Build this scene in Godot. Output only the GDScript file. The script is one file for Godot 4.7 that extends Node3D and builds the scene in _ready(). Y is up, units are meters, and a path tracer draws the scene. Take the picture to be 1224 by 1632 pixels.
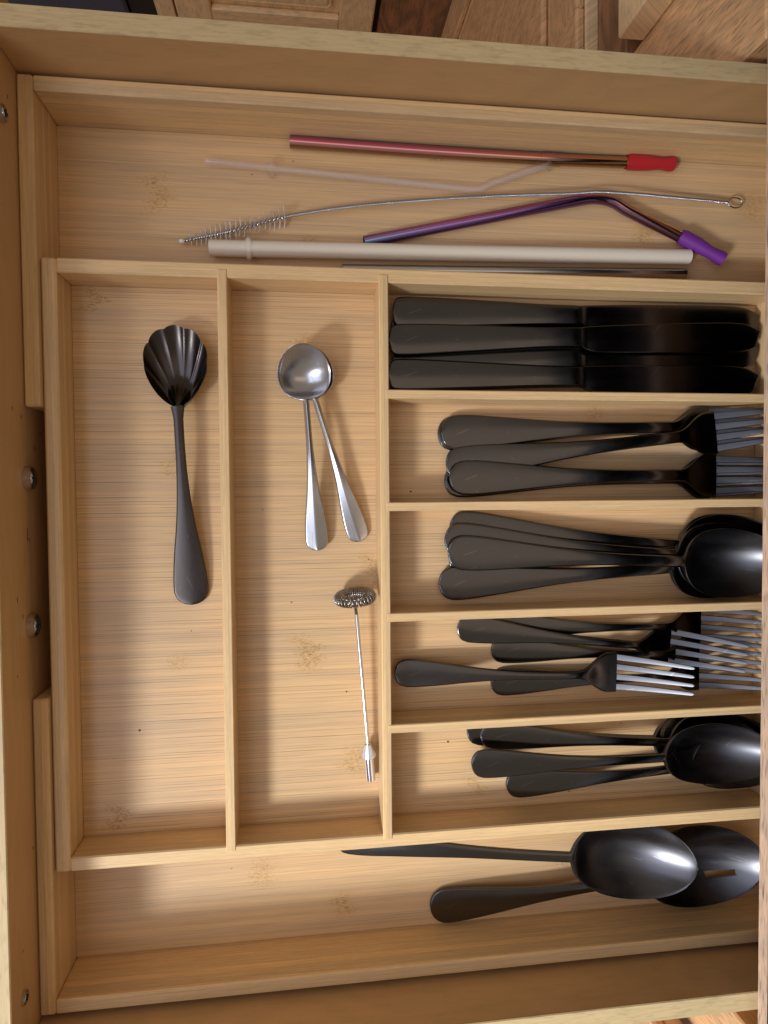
extends Node3D
# A kitchen drawer seen from above: bamboo cutlery tray with two pull-out wings, black and silver cutlery, straws.
# x runs towards the cabinet, z across the drawer, y up; metres. Drawer floor is y = 0.

const FM := 0.0162      # floor of the main tray
const HM := 0.0383       # rim of the main tray
const FW := 0.0085        # floor of the wings
const HW := 0.0416       # rim of the wings
const HD := 0.0742       # rim of the drawer
const T := 0.0078        # wall thickness of tray and wings
var M := {}
var rng := RandomNumberGenerator.new()

# ---------------------------------------------------------------- mesh building
class MB:
	var v := PackedVector3Array()
	var n := PackedVector3Array()
	var u := PackedVector2Array()
	var c := PackedColorArray()
	var i := PackedInt32Array()
	func vert(p: Vector3, nn: Vector3, uv: Vector2, col := Color.WHITE) -> int:
		v.append(p); n.append(nn); u.append(uv); c.append(col)
		return v.size() - 1
	func tri(a: int, b: int, d: int) -> void:
		var g: Vector3 = (v[b] - v[a]).cross(v[d] - v[a])
		if g.dot(n[a] + n[b] + n[d]) > 0.0:
			i.append(a); i.append(d); i.append(b)
		else:
			i.append(a); i.append(b); i.append(d)
	func quad(a: int, b: int, d: int, e: int) -> void:
		tri(a, b, d); tri(a, d, e)
	func mesh() -> ArrayMesh:
		var a := []
		a.resize(Mesh.ARRAY_MAX)
		a[Mesh.ARRAY_VERTEX] = v; a[Mesh.ARRAY_NORMAL] = n; a[Mesh.ARRAY_TEX_UV] = u; a[Mesh.ARRAY_COLOR] = c; a[Mesh.ARRAY_INDEX] = i
		var m := ArrayMesh.new()
		m.add_surface_from_arrays(Mesh.PRIMITIVE_TRIANGLES, a)
		return m
	# chamfered box; grain = axis the texture's u runs along, s = metres per texture tile (along, across)
	func box(lo: Vector3, hi: Vector3, bev: float, grain: int, s: Vector2, off := Vector2.ZERO) -> void:
		var others := [0, 1, 2]
		others.erase(grain)
		var uvf := func(p: Vector3) -> Vector2:
			return Vector2(p[grain] / s.x, (p[others[0]] + p[others[1]] * 1.37) / s.y) + off
		var corner := func(sx: int, sy: int, sz: int, ax: int) -> Vector3:
			var q := Vector3(hi.x if sx > 0 else lo.x, hi.y if sy > 0 else lo.y, hi.z if sz > 0 else lo.z)
			var sg := [sx, sy, sz]
			for k in 3:
				if k != ax:
					q[k] -= sg[k] * bev
			return q
		for ax in 3:
			var b := (ax + 1) % 3
			var d := (ax + 2) % 3
			for sg in [-1, 1]:
				var nn := Vector3.ZERO
				nn[ax] = sg
				var ids := []
				for pr in [[-1, -1], [1, -1], [1, 1], [-1, 1]]:
					var sn := [0, 0, 0]
					sn[ax] = sg; sn[b] = pr[0]; sn[d] = pr[1]
					var p: Vector3 = corner.call(sn[0], sn[1], sn[2], ax)
					ids.append(vert(p, nn, uvf.call(p)))
				quad(ids[0], ids[1], ids[2], ids[3])
			for s1 in [-1, 1]:
				for s2 in [-1, 1]:
					var nn2 := Vector3.ZERO
					nn2[b] = s1; nn2[d] = s2
					nn2 = nn2.normalized()
					var ids2 := []
					for pr2 in [[-1, b], [1, b], [1, d], [-1, d]]:
						var sn2 := [0, 0, 0]
						sn2[ax] = pr2[0]; sn2[b] = s1; sn2[d] = s2
						var p2: Vector3 = corner.call(sn2[0], sn2[1], sn2[2], pr2[1])
						ids2.append(vert(p2, nn2, uvf.call(p2)))
					# corner() insets by every axis but its own, so the ends of the bevel meet the corner triangles
					quad(ids2[0], ids2[1], ids2[2], ids2[3])
		for sx in [-1, 1]:
			for sy in [-1, 1]:
				for sz in [-1, 1]:
					var nn3 := Vector3(sx, sy, sz).normalized()
					var ids3 := []
					for ax3 in 3:
						var p3: Vector3 = corner.call(sx, sy, sz, ax3)
						ids3.append(vert(p3, nn3, uvf.call(p3)))
					tri(ids3[0], ids3[1], ids3[2])
	# round bar or tube along points; r per point
	func tube(pts: PackedVector3Array, r: PackedFloat32Array, k: int, cap0 := true, cap1 := true, cols := PackedColorArray(), ulen := 0.2) -> void:
		var up := Vector3.UP
		var first := v.size()
		var run := 0.0
		for a in pts.size():
			var d: Vector3 = (pts[mini(a + 1, pts.size() - 1)] - pts[maxi(a - 1, 0)]).normalized()
			if a > 0:
				run += pts[a].distance_to(pts[a - 1])
			if absf(up.dot(d)) > 0.95:
				up = Vector3.RIGHT if absf(d.x) < 0.9 else Vector3.BACK
			var side := d.cross(up).normalized()
			up = side.cross(d).normalized()
			for b in k + 1:
				var an := TAU * b / k
				var nn := side * cos(an) + up * sin(an)
				vert(pts[a] + nn * r[a], nn, Vector2(run / ulen, float(b) / k), cols[b] if cols.size() == k + 1 else (cols[a * (k + 1) + b] if cols.size() > k + 1 else Color.WHITE))
		for a in pts.size() - 1:
			for b in k:
				var o := first + a * (k + 1) + b
				quad(o, o + 1, o + k + 2, o + k + 1)
		for e in 2:
			if (e == 0 and cap0) or (e == 1 and cap1):
				var a2 := 0 if e == 0 else pts.size() - 1
				var dd: Vector3 = (pts[0] - pts[1]).normalized() if e == 0 else (pts[a2] - pts[a2 - 1]).normalized()
				var o2 := first + a2 * (k + 1)
				var col0: Color = c[o2]
				var mid := vert(pts[a2], dd, Vector2.ZERO, col0)
				var ring := []
				for b in k + 1:
					ring.append(vert(v[o2 + b], dd, Vector2.ZERO, col0))
				for b in k:
					tri(mid, ring[b], ring[b + 1])


func numbered(called: String) -> String:
	if not has_node(called):
		return called
	var k := 1
	while has_node("%s_%03d" % [called, k]):
		k += 1
	return "%s_%03d" % [called, k]

func thing(called: String, label: String, category: String, at := Vector3.ZERO, group := "") -> Node3D:
	var o := Node3D.new()
	o.name = numbered(called)
	add_child(o)
	o.position = at
	o.set_meta("label", label); o.set_meta("category", category)
	if group:
		o.set_meta("group", group)
	return o

func part(called: String, m: Mesh, mat: Material, parent: Node3D, label := "") -> MeshInstance3D:
	var o := MeshInstance3D.new()
	o.name = called
	o.mesh = m
	o.material_override = mat
	parent.add_child(o, true)
	if label:
		o.set_meta("label", label)
	return o

func bx(called: String, lo: Vector3, hi: Vector3, bev: float, grain: int, mat: Material, parent: Node3D, s := Vector2(0.5, 0.06)) -> MeshInstance3D:
	var mb := MB.new()
	mb.box(lo, hi, bev, grain, s, Vector2(rng.randf(), rng.randf()))
	return part(called, mb.mesh(), mat, parent)

# ---------------------------------------------------------------- textures and materials
func tex(im: Image) -> ImageTexture:
	return ImageTexture.create_from_image(im)

func noise(sd: int, f: float, oct := 3) -> FastNoiseLite:
	var n := FastNoiseLite.new()
	n.seed = sd; n.frequency = f; n.noise_type = FastNoiseLite.TYPE_SIMPLEX_SMOOTH
	n.fractal_octaves = oct
	return n

func put(d: PackedByteArray, o: int, r: float, g: float, b: float) -> void:
	d[o] = clampi(int(r * 255.0), 0, 255); d[o + 1] = clampi(int(g * 255.0), 0, 255); d[o + 2] = clampi(int(b * 255.0), 0, 255)

# bamboo board: narrow strips along u with dark seams, fibre streaks, and knuckle marks at nodes (metres from the corner)
func bamboo_board(w: int, h: int, size: Vector2, nodes: Array, sd: int, seam: float) -> ImageTexture:
	var r2 := RandomNumberGenerator.new()
	r2.seed = sd
	var fib := noise(sd, 1.0, 2)
	var slow := noise(sd + 7, 1.0, 2)
	var d := PackedByteArray()
	d.resize(w * h * 3)
	var tone := PackedFloat32Array()
	var dark := PackedFloat32Array()
	tone.resize(h); dark.resize(h)
	var y := 0
	while y < h:
		var wide := int(r2.randf_range(0.0008, 0.0018) / size.y * h) + 1
		var t := r2.randf_range(-0.035, 0.035)
		for k in wide:
			if y + k < h:
				tone[y + k] = t
				dark[y + k] = r2.randf_range(0.15, 1.0) * seam if k == 0 else 0.0
		y += wide
	var mmx := size.x * 1000.0 / w
	var mmy := size.y * 1000.0 / h
	for j in h:
		var zz := j * mmy
		var near := []
		for q in nodes:
			if absf(q.y * 1000.0 - zz) < q.z * 2.2:
				near.append(q)
		for i in w:
			var xx := i * mmx
			var jj := j
			var knot := 0.0
			for q in near:
				var own: float = fmod(absf(q.x * 7919.0 + q.y * 1733.0), 1.0)
				var ex: float = (xx - q.x * 1000.0 + fib.get_noise_2d(zz * 0.12 + own * 90.0, own * 50.0) * 7.0) / lerpf(4.5, 9.0, own)
				var ez: float = (zz - q.y * 1000.0) / q.z
				var e: float = ex * ex + ez * ez * ez * ez
				if e < 6.0:
					knot = maxf(knot, exp(-e * 1.3) * lerpf(0.45, 1.0, fmod(own * 5.3, 1.0)))
			if knot > 0.02:
				jj = clampi(j + int(fib.get_noise_2d(xx * 0.5, zz * 0.35) * 14.0 * knot), 0, h - 1)
			var f := fib.get_noise_2d(xx * 0.025, jj * mmy * 2.6)
			var s := slow.get_noise_2d(xx * 0.004, zz * 0.03)
			var on := clampf(slow.get_noise_2d(xx * 0.012 + 50.0, zz * 0.6) * 1.1 + 0.55, 0.0, 1.0)
			var l := 1.0 + tone[jj] + f * 0.05 + s * 0.05 - dark[jj] * on
			var warm := s * 0.02 + tone[jj] * 0.3
			if knot > 0.02:
				var fl := fib.get_noise_2d(xx * 0.30, zz * 1.15)
				l -= knot * (0.05 + maxf(0.0, fl - 0.10) * 0.62) - knot * maxf(0.0, -fl - 0.1) * 0.22
				warm += knot * 0.075
			put(d, (j * w + i) * 3, 0.825 * l, (0.674 - warm * 0.35) * l, (0.492 - warm) * l)
	return tex(Image.create_from_data(w, h, false, Image.FORMAT_RGB8, d))

# solid bamboo edge: wide strips with streaks, tiling
func bamboo_edge(w: int, h: int, sd: int) -> ImageTexture:
	var r2 := RandomNumberGenerator.new()
	r2.seed = sd
	var fib := noise(sd, 1.0, 3)
	var d := PackedByteArray()
	d.resize(w * h * 3)
	var t := 0.0
	var left := 0
	for j in h:
		if left <= 0:
			t = r2.randf_range(-0.05, 0.05)
			left = int(r2.randf_range(0.07, 0.13) * h)
		left -= 1
		for i in w:
			var a := TAU * i / w
			var f := fib.get_noise_3d(cos(a) * 1.5, sin(a) * 1.5, j * 0.45)
			var g := fib.get_noise_3d(cos(a) * 9.0 + 40.0, sin(a) * 9.0, j * 1.3)
			var l := 1.0 + t + f * 0.10 + g * 0.05
			if left == 0:
				l -= 0.07
			put(d, (j * w + i) * 3, 0.845 * l, 0.704 * l - t * 0.1, 0.512 * l - t * 0.3)
	return tex(Image.create_from_data(w, h, false, Image.FORMAT_RGB8, d))

# sawn wood with growth rings and pores; c = mid colour
func wood(w: int, h: int, sd: int, c: Color, ring: float, pore: float, blot := 0.0) -> ImageTexture:
	var a := noise(sd, 1.0, 3)
	var b := noise(sd + 3, 1.0, 2)
	var d := PackedByteArray()
	d.resize(w * h * 3)
	for j in h:
		for i in w:
			var x := float(i) / w
			var y := float(j) / h
			var bend := a.get_noise_2d(x * 1.6, y * 2.2) * 1.3
			var rg := sin((y * 9.0 + bend * 3.0) * TAU)
			var p := b.get_noise_2d(x * 26.0, y * 190.0)
			var l := 1.0 + rg * ring + a.get_noise_2d(x * 7.0 + 9.0, y * 60.0) * ring * 1.2
			if p > 0.18:
				l -= pore * (p - 0.18) * 3.0
			if blot > 0.0:
				var q := b.get_noise_2d(x * 22.0 + 31.0, y * 11.0) + 0.5 * b.get_noise_2d(x * 60.0, y * 40.0 + 7.0)
				if q > 0.2:
					l -= blot * minf(1.0, (q - 0.2) * 3.0)
			put(d, (j * w + i) * 3, c.r * l, c.g * (l - rg * ring * 0.15), c.b * (l - rg * ring * 0.35))
	return tex(Image.create_from_data(w, h, false, Image.FORMAT_RGB8, d))

func seamless(sd: int, f: float, lo: Color, hi: Color, size := 256, oct := 4) -> ImageTexture:
	var n := noise(sd, f, oct)
	var im := n.get_seamless_image(size, size)
	im.convert(Image.FORMAT_L8)
	var src := im.get_data()
	var d := PackedByteArray()
	d.resize(size * size * 3)
	for k in size * size:
		var t := src[k] / 255.0
		put(d, k * 3, lerpf(lo.r, hi.r, t), lerpf(lo.g, hi.g, t), lerpf(lo.b, hi.b, t))
	return tex(Image.create_from_data(size, size, false, Image.FORMAT_RGB8, d))

# light hair scratches and nicks on a worn metal finish
func scratches(w: int, h: int, sd: int, count: int, base: Color, scratch: Color) -> ImageTexture:
	var r2 := RandomNumberGenerator.new()
	r2.seed = sd
	var im := Image.create(w, h, false, Image.FORMAT_RGB8)
	im.fill(base)
	for k in count:
		var p := Vector2(r2.randf() * w, r2.randf() * h)
		var a := r2.randf_range(-0.5, 0.5) if r2.randf() < 0.6 else r2.randf() * TAU
		var long := r2.randf_range(2, 14) if r2.randf() < 0.8 else r2.randf_range(16, 42)
		var s := r2.randf_range(0.15, 0.8)
		for q in int(long):
			var x := posmod(int(p.x + cos(a) * q), w)
			var y := posmod(int(p.y + sin(a) * q), h)
			im.set_pixel(x, y, base.lerp(scratch, s))
	return tex(im)

# the drawer front's inner face: plain board with nicks and dark dents (metres across and up)
func marked_front() -> ImageTexture:
	var im := (M.side as StandardMaterial3D).albedo_texture.get_image().duplicate() as Image
	im.convert(Image.FORMAT_RGB8)
	im.resize(1400, 220, Image.INTERPOLATE_BILINEAR)
	var u := 1400.0 / 0.56
	for q in [[0.074, 0.030, 0.0, 3], [0.080, 0.056, 0.2, 5], [0.083, 0.046, 0.1, 5], [0.090, 0.022, 0.4, 4], [0.098, 0.030, 0.3, 6], [0.142, 0.042, 0.1, 16], [0.147, 0.040, 1.2, 5], [0.176, 0.056, 0.25, 8], [0.186, 0.050, 0.3, 6], [0.215, 0.058, 0.0, 3], [-0.075, 0.052, 0.2, 5], [-0.045, 0.040, 0.1, 4], [0.31, 0.045, 0.4, 4], [0.355, 0.060, 0.0, 3]]:
		for k in q[3]:
			var x := int((q[0] + 0.1236) * u + k)
			var y := int((0.075 - q[1]) / 0.0862 * 220.0 + sin(q[2]) * k * 0.5)
			for e in 2:
				if x >= 0 and x < 1400 and y + e >= 0 and y + e < 220:
					im.set_pixel(x, y + e, Color(0.22, 0.15, 0.09))
	return tex(im)

func mat(t: Texture2D, rough: float, spec := 0.5, metal := 0.0) -> StandardMaterial3D:
	var m := StandardMaterial3D.new()
	m.albedo_texture = t
	m.roughness = rough; m.metallic_specular = spec; m.metallic = metal
	return m

func plain(c: Color, rough: float, metal := 0.0, spec := 0.5) -> StandardMaterial3D:
	var m := StandardMaterial3D.new()
	m.albedo_color = c
	m.roughness = rough; m.metallic = metal; m.metallic_specular = spec
	return m

func materials() -> void:
	var edge := bamboo_edge(768, 160, 5)
	M.edge = mat(edge, 0.42)
	M.floor_main = mat(bamboo_board(1180, 900, Vector2(0.4174, 0.3144), [
		Vector3(0.012, 0.007, 7), Vector3(0.018, 0.304, 8), Vector3(0.053, 0.100, 9), Vector3(0.129, 0.213, 11), Vector3(0.157, 0.279, 9),
		Vector3(0.131, 0.034, 10), Vector3(0.168, 0.161, 7), Vector3(0.311, 0.069, 6), Vector3(0.233, 0.300, 6), Vector3(0.324, 0.262, 6), Vector3(0.052, 0.215, 5), Vector3(0.25, 0.16, 7)], 11, 0.27), 0.40)
	M.floor_top = mat(bamboo_board(1180, 460, Vector2(0.437, 0.164), [Vector3(0.052, 0.035, 13), Vector3(0.421, 0.026, 10), Vector3(0.347, 0.046, 9), Vector3(0.217, 0.004, 5), Vector3(0.14, 0.062, 5)], 23, 0.13), 0.40)
	M.floor_low = mat(bamboo_board(1180, 460, Vector2(0.437, 0.164), [Vector3(0.107, 0.122, 9), Vector3(0.155, 0.146, 8), Vector3(0.3, 0.13, 6)], 37, 0.15), 0.40)
	M.side = mat(wood(512, 512, 3, Color(0.775, 0.615, 0.42), 0.014, 0.02), 0.5)
	M.rim = mat(wood(768, 128, 8, Color(0.80, 0.69, 0.50), 0.02, 0.03, 0.07), 0.62)
	M.oak = mat(wood(512, 512, 17, Color(0.90, 0.71, 0.51), 0.045, 0.20), 0.5)
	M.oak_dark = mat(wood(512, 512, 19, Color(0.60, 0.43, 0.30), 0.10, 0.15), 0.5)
	M.oak_pale = mat(wood(512, 512, 29, Color(0.95, 0.81, 0.61), 0.03, 0.10), 0.45)
	M.oak_rail = mat(wood(512, 512, 61, Color(0.82, 0.69, 0.58), 0.05, 0.22), 0.5)
	M.counter = plain(Color(0.07, 0.075, 0.085), 0.5)
	M.inside = plain(Color(0.17, 0.145, 0.13), 0.8)
	var smudge := seamless(41, 0.014, Color(0.8, 0.8, 0.8), Color(1.25, 1.25, 1.25), 256, 4)
	var blk := mat(scratches(1024, 256, 6, 110, Color(0.375, 0.365, 0.365), Color(0.66, 0.64, 0.62)), 0.27, 0.5, 1.0)
	blk.roughness_texture = seamless(43, 0.012, Color(0.45, 0.45, 0.45), Color(1.0, 1.0, 1.0), 256, 5)
	blk.vertex_color_use_as_albedo = true
	M.black = blk
	var dull := blk.duplicate() as StandardMaterial3D
	dull.albedo_color = Color(0.84, 0.79, 0.76)
	dull.roughness = 0.42
	M.dull_black = dull
	var satin := blk.duplicate() as StandardMaterial3D
	satin.albedo_color = Color(0.98, 0.98, 1.0)
	satin.roughness = 0.46
	M.satin = satin
	var sil := mat(scratches(512, 256, 9, 120, Color(0.74, 0.73, 0.74), Color(0.55, 0.54, 0.55)), 0.27, 0.5, 1.0)
	sil.roughness_texture = smudge
	M.silver = sil
	M.steel = plain(Color(0.78, 0.78, 0.79), 0.22, 1.0)
	M.chrome = plain(Color(0.82, 0.82, 0.84), 0.12, 1.0)
	M.wire = plain(Color(0.62, 0.60, 0.58), 0.25, 1.0)
	M.aluminium = plain(Color(0.80, 0.81, 0.83), 0.38, 0.7)
	var iri := plain(Color.WHITE, 0.14, 1.0)
	iri.albedo_color = Color(1, 1, 1)
	iri.vertex_color_use_as_albedo = true
	M.iridescent = iri
	M.red = plain(Color(0.72, 0.13, 0.15), 0.5)
	M.purple = plain(Color(0.44, 0.17, 0.52), 0.5)
	M.beige = plain(Color(0.88, 0.83, 0.745), 0.35)
	var cl := plain(Color(0.97, 0.92, 0.93, 0.04), 0.08)
	cl.transparency = BaseMaterial3D.TRANSPARENCY_ALPHA
	M.clear = cl
	var cb := plain(Color(0.97, 0.94, 0.93, 0.09), 0.12)
	cb.transparency = BaseMaterial3D.TRANSPARENCY_ALPHA
	M.bore_sheen = cb
	var br := plain(Color(0.93, 0.91, 0.88, 0.55), 0.4)
	br.transparency = BaseMaterial3D.TRANSPARENCY_ALPHA
	M.bristle = br
	M.white = plain(Color(0.90, 0.88, 0.84), 0.4)

# ---------------------------------------------------------------- flatware
# A flat implement lies along +x from its handle end. prof(s) gives [y of centreline, z of centreline, half width, thickness, dish depth, crown].
const ACROSS := 14
func rows(ss: PackedFloat32Array, prof: Callable, dish_pow := 2.0) -> Dictionary:
	var P := []
	var C := []
	for s in ss:
		var q: Array = prof.call(s)
		var ring := PackedVector3Array()
		var col := PackedColorArray()
		var w: float = maxf(q[2], 0.00005)
		var th: float = q[3]
		var inset: float = minf(0.25 * th, w * 0.3)
		for side in 2:
			for k in ACROSS + 1:
				var t := -cos(PI * k / ACROSS)
				t = lerpf(t, -1.0 + 2.0 * k / ACROSS, 0.5)
				if side == 1:
					t = -t
				var z: float = t * (w - inset)
				var sag: float = -q[4] * (1.0 - pow(absf(t), dish_pow))
				var crown: float = q[5] * (1.0 - (absf(t) if q[5] > 0.0008 else t * t))
				var y: float = q[0] + sag + (th * 0.5 + crown if side == 0 else -th * 0.5)
				ring.append(Vector3(s, y, q[1] + z))
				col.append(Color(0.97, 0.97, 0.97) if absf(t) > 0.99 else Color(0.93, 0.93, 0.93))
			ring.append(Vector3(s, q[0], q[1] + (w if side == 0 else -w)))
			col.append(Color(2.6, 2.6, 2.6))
		P.append(ring); C.append(col)
	return {"p": P, "c": C}

func emit(g: Dictionary, i0: int, i1: int, cap0: bool, cap1: bool, skip = null) -> ArrayMesh:
	var mb := MB.new()
	var P: Array = g.p
	var C: Array = g.c
	var k: int = P[0].size()
	var nrow := P.size()
	for i in range(i0, i1 + 1):
		var a: PackedVector3Array = P[maxi(i - 1, 0)]
		var b: PackedVector3Array = P[mini(i + 1, nrow - 1)]
		var r: PackedVector3Array = P[i]
		for j in k:
			var dj := r[(j + 1) % k] - r[(j + k - 1) % k]
			var di := b[j] - a[j]
			var n := dj.cross(di).normalized()
			if n.length() < 0.5:
				n = Vector3.UP
			mb.vert(r[j], -n if g.get("flip", false) else n, Vector2(r[j].x / 0.21, 0.5 + r[j].z / 0.05), C[i][j])
	for i in i1 - i0:
		for j in k:
			if skip != null and skip.call(i0 + i, j):
				continue
			mb.quad(i * k + j, i * k + (j + 1) % k, (i + 1) * k + (j + 1) % k, (i + 1) * k + j)
	for e in 2:
		if (e == 0 and cap0) or (e == 1 and cap1):
			var row: PackedVector3Array = P[i0 if e == 0 else i1]
			var nn := Vector3(-1 if e == 0 else 1, 0, 0)
			var mid := Vector3.ZERO
			for q in row:
				mid += q / k
			var m := mb.vert(mid, nn, Vector2.ZERO, Color(0.93, 0.93, 0.93))
			var ids := []
			for q in row:
				ids.append(mb.vert(q, nn, Vector2.ZERO, Color(0.93, 0.93, 0.93)))
			for j in k:
				mb.tri(m, ids[j], ids[(j + 1) % k])
	return mb.mesh()

func steps(pts: Array, each: float) -> PackedFloat32Array:   # stations that include all of pts
	var r := PackedFloat32Array()
	for k in pts.size() - 1:
		var n := maxi(1, int(ceil((pts[k + 1] - pts[k]) / each)))
		for q in n:
			r.append(lerpf(pts[k], pts[k + 1], float(q) / n))
	r.append(pts[-1])
	return r

func along(xs: Array, ys: Array, s: float) -> float:   # smooth curve through points
	if s <= xs[0]:
		return ys[0]
	for k in xs.size() - 1:
		if s <= xs[k + 1]:
			var t: float = (s - xs[k]) / (xs[k + 1] - xs[k])
			var a: float = ys[maxi(k - 1, 0)]
			var d: float = ys[mini(k + 2, ys.size() - 1)]
			var xa: float = xs[maxi(k - 1, 0)]
			var xd: float = xs[mini(k + 2, xs.size() - 1)]
			var h: float = xs[k + 1] - xs[k]
			var m0: float = (ys[k + 1] - a) / maxf(xs[k + 1] - xa, 1e-6) * h
			var m1: float = (d - ys[k]) / maxf(xd - xs[k], 1e-6) * h
			return (2 * t * t * t - 3 * t * t + 1) * ys[k] + (t * t * t - 2 * t * t + t) * m0 + (-2 * t * t * t + 3 * t * t) * ys[k + 1] + (t * t * t - t * t) * m1
	return ys[-1]

# half width of a handle: round end, widest soon after, slim neck. lengths in metres
func handle_w(s: float, neck: float, wmax: float, wneck: float) -> float:
	var round_end := wmax * 0.90
	var w := along([0.0, neck * 0.11, neck * 0.26, neck * 0.40, neck * 0.54, neck * 0.72, neck], [wmax * 0.96, wmax, wmax * 0.82, lerpf(wneck, wmax, 0.42), lerpf(wneck, wmax, 0.18), wneck * 1.06, wneck], s)
	if s < round_end:
		var q := 1.0 - s / round_end
		w *= sqrt(maxf(0.0, 1.0 - pow(q, 2.5)))
	return w

func place(o: Node3D, at: Vector3, yaw: float, pitch: float, roll := 0.0) -> void:
	# yaw > 0 turns the far end towards +z; pitch > 0 lifts the far end; degrees
	o.transform = Transform3D(Basis(Vector3.UP, deg_to_rad(-yaw)) * Basis(Vector3.BACK, deg_to_rad(pitch)) * Basis(Vector3.RIGHT, deg_to_rad(roll)), at)

var proto := {}
func utensil(kind: String, called: String, label: String, category: String, group: String, at: Vector3, yaw: float, pitch: float, roll := 0.0) -> Node3D:
	var o: Node3D
	if not proto.has(kind):
		o = thing(called, label, category, Vector3.ZERO, group)
		match kind:
			"dinner_fork": make_dinner_fork(o)
			"salad_fork": make_salad_fork(o)
			"dinner_spoon": make_dinner_spoon(o)
			"dessert_spoon": make_dessert_spoon(o)
			"serving_spoon": make_serving_spoon(o)
			"slotted_spoon": make_slotted_spoon(o)
			"sugar_spoon": make_sugar_spoon(o)
			"table_knife": make_table_knife(o)
			"steak_knife": make_steak_knife(o)
			"shell_spoon": make_shell_spoon(o)
		proto[kind] = o
	else:
		o = proto[kind].duplicate()
		o.name = numbered(called)
		add_child(o)
		o.set_meta("label", label)
		o.set_meta("group", group)
	place(o, at, yaw, pitch, roll)
	return o

func fork_parts(o: Node3D, L: float, neck: float, root: float, wmax: float, wneck: float, whead: float) -> void:
	var head := root - neck
	var yf := func(s: float) -> float:
		return along([0.0, 0.07 * L, 0.25 * L, 0.45 * L, neck, neck + head * 0.55, root, root + (L - root) * 0.45, L], [0.0012, 0.0020, 0.0055, 0.0085, 0.0090, 0.0044, 0.0022, 0.0022, 0.0022], s)
	var yt := func(s: float) -> float:
		var t := (s - root) / (L - root)
		return 0.0022 + (L - root) * (0.46 * t + 0.12 * t * t)
	var prof := func(s: float) -> Array:
		var w: float = handle_w(s, neck, wmax, wneck)
		if s > neck:
			var t := (s - neck) / head
			w = lerpf(wneck, whead, smoothstep(0.0, 0.80, t)) + 0.0003 * t
		var th := along([0.0, neck * 0.5, neck, root], [0.0018, 0.0022, 0.0026, 0.0016], s)
		return [yf.call(s), 0.0, w, th, 0.0, 0.0004]
	var ss := PackedFloat32Array([0.0, 0.0003, 0.0008, 0.0016, 0.0026])
	ss.append_array(steps([0.004, neck, root], 0.0035))
	var g := rows(ss, prof)
	var ni := 0
	for k in ss.size():
		if absf(ss[k] - neck) < 1e-6:
			ni = k
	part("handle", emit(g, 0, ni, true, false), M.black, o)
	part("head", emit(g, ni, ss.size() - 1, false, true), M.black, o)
	for k in 4:
		var z0 := (k - 1.5) * whead * 2.0 / 4.0
		var tine := func(s: float) -> Array:
			var t := (s - root) / (L - root)
			var w: float = lerpf(whead * 0.172, whead * 0.09, pow(t, 1.3))
			w *= sqrt(maxf(0.02, 1.0 - pow(clampf((t - 0.97) / 0.03, 0.0, 1.0), 2.0)))
			var zc := z0 * lerpf(1.0, 0.84, t)
			return [yt.call(s), zc, w, lerpf(0.0011, 0.0009, t), 0.0, 0.00005]
		var ts := steps([root + 0.00002, L - 0.0015, L], 0.0035)
		ts.insert(ts.size() - 1, L - 0.0006)
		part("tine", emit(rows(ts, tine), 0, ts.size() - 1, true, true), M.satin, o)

func make_dinner_fork(o: Node3D) -> void:
	fork_parts(o, 0.204, 0.143, 0.1715, 0.0104, 0.0037, 0.0133)

func make_salad_fork(o: Node3D) -> void:
	fork_parts(o, 0.174, 0.110, 0.1365, 0.0085, 0.0025, 0.0121)

func spoon_parts(o: Node3D, L: float, neck: float, wmax: float, wneck: float, bowl_w: float, depth: float, egg: float, m: Material, ridge := 0.0004, slots := false) -> void:
	var bl := L - neck
	var prof := func(s: float) -> Array:
		var w: float = handle_w(s, neck, wmax, wneck)
		var dish := 0.0
		var rim := 0.0009
		var th := along([0.0, neck * 0.5, neck, neck + bl * 0.2, L], [0.0018, 0.0022, 0.0028, 0.0013, 0.0011], s)
		var crown := ridge
		var y := along([0.0, 0.08 * neck, 0.35 * neck, 0.7 * neck, neck, neck + bl * 0.25, neck + bl * 0.6, L], [0.0012, 0.0024, 0.0065, 0.0098, 0.0108, 0.0098, 0.0118, 0.0195], s)
		if s > neck:
			var t := (s - neck) / bl
			var e := pow(t, egg) * 2.0 - 1.0
			var lens := sqrt(maxf(0.0, 1.0 - e * e))
			w = maxf(wneck * (1.0 - smoothstep(0.0, 0.2, t)), bowl_w * lens)
			var blend := smoothstep(0.0, 0.16, t)
			w = lerpf(maxf(w, wneck), w, blend)
			dish = depth * pow(maxf(0.0, 1.0 - e * e), 0.85) * blend
			crown = ridge * (1.0 - blend)
		return [y, 0.0, w, th, dish, crown]
	var ss := PackedFloat32Array([0.0, 0.0003, 0.0008, 0.0016, 0.0026])
	ss.append_array(steps([0.004, neck - 0.002], 0.0035))
	ss.append_array(steps([neck, neck + bl * 0.95], 0.0018))
	for q in [0.965, 0.978, 0.988, 0.994, 0.998, 1.0]:
		ss.append(neck + bl * q)
	var ni := 0
	for k in ss.size():
		if absf(ss[k] - neck) < 1e-6:
			ni = k
	var g := rows(ss, prof)
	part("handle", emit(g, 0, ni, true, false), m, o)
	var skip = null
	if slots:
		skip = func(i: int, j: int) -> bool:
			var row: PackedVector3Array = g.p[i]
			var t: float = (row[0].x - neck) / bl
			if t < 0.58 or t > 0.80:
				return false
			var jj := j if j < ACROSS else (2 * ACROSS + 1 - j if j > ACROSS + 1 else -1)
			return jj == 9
	part("bowl", emit(g, ni, ss.size() - 1, false, true, skip), M.satin if m == M.black else m, o)

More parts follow.
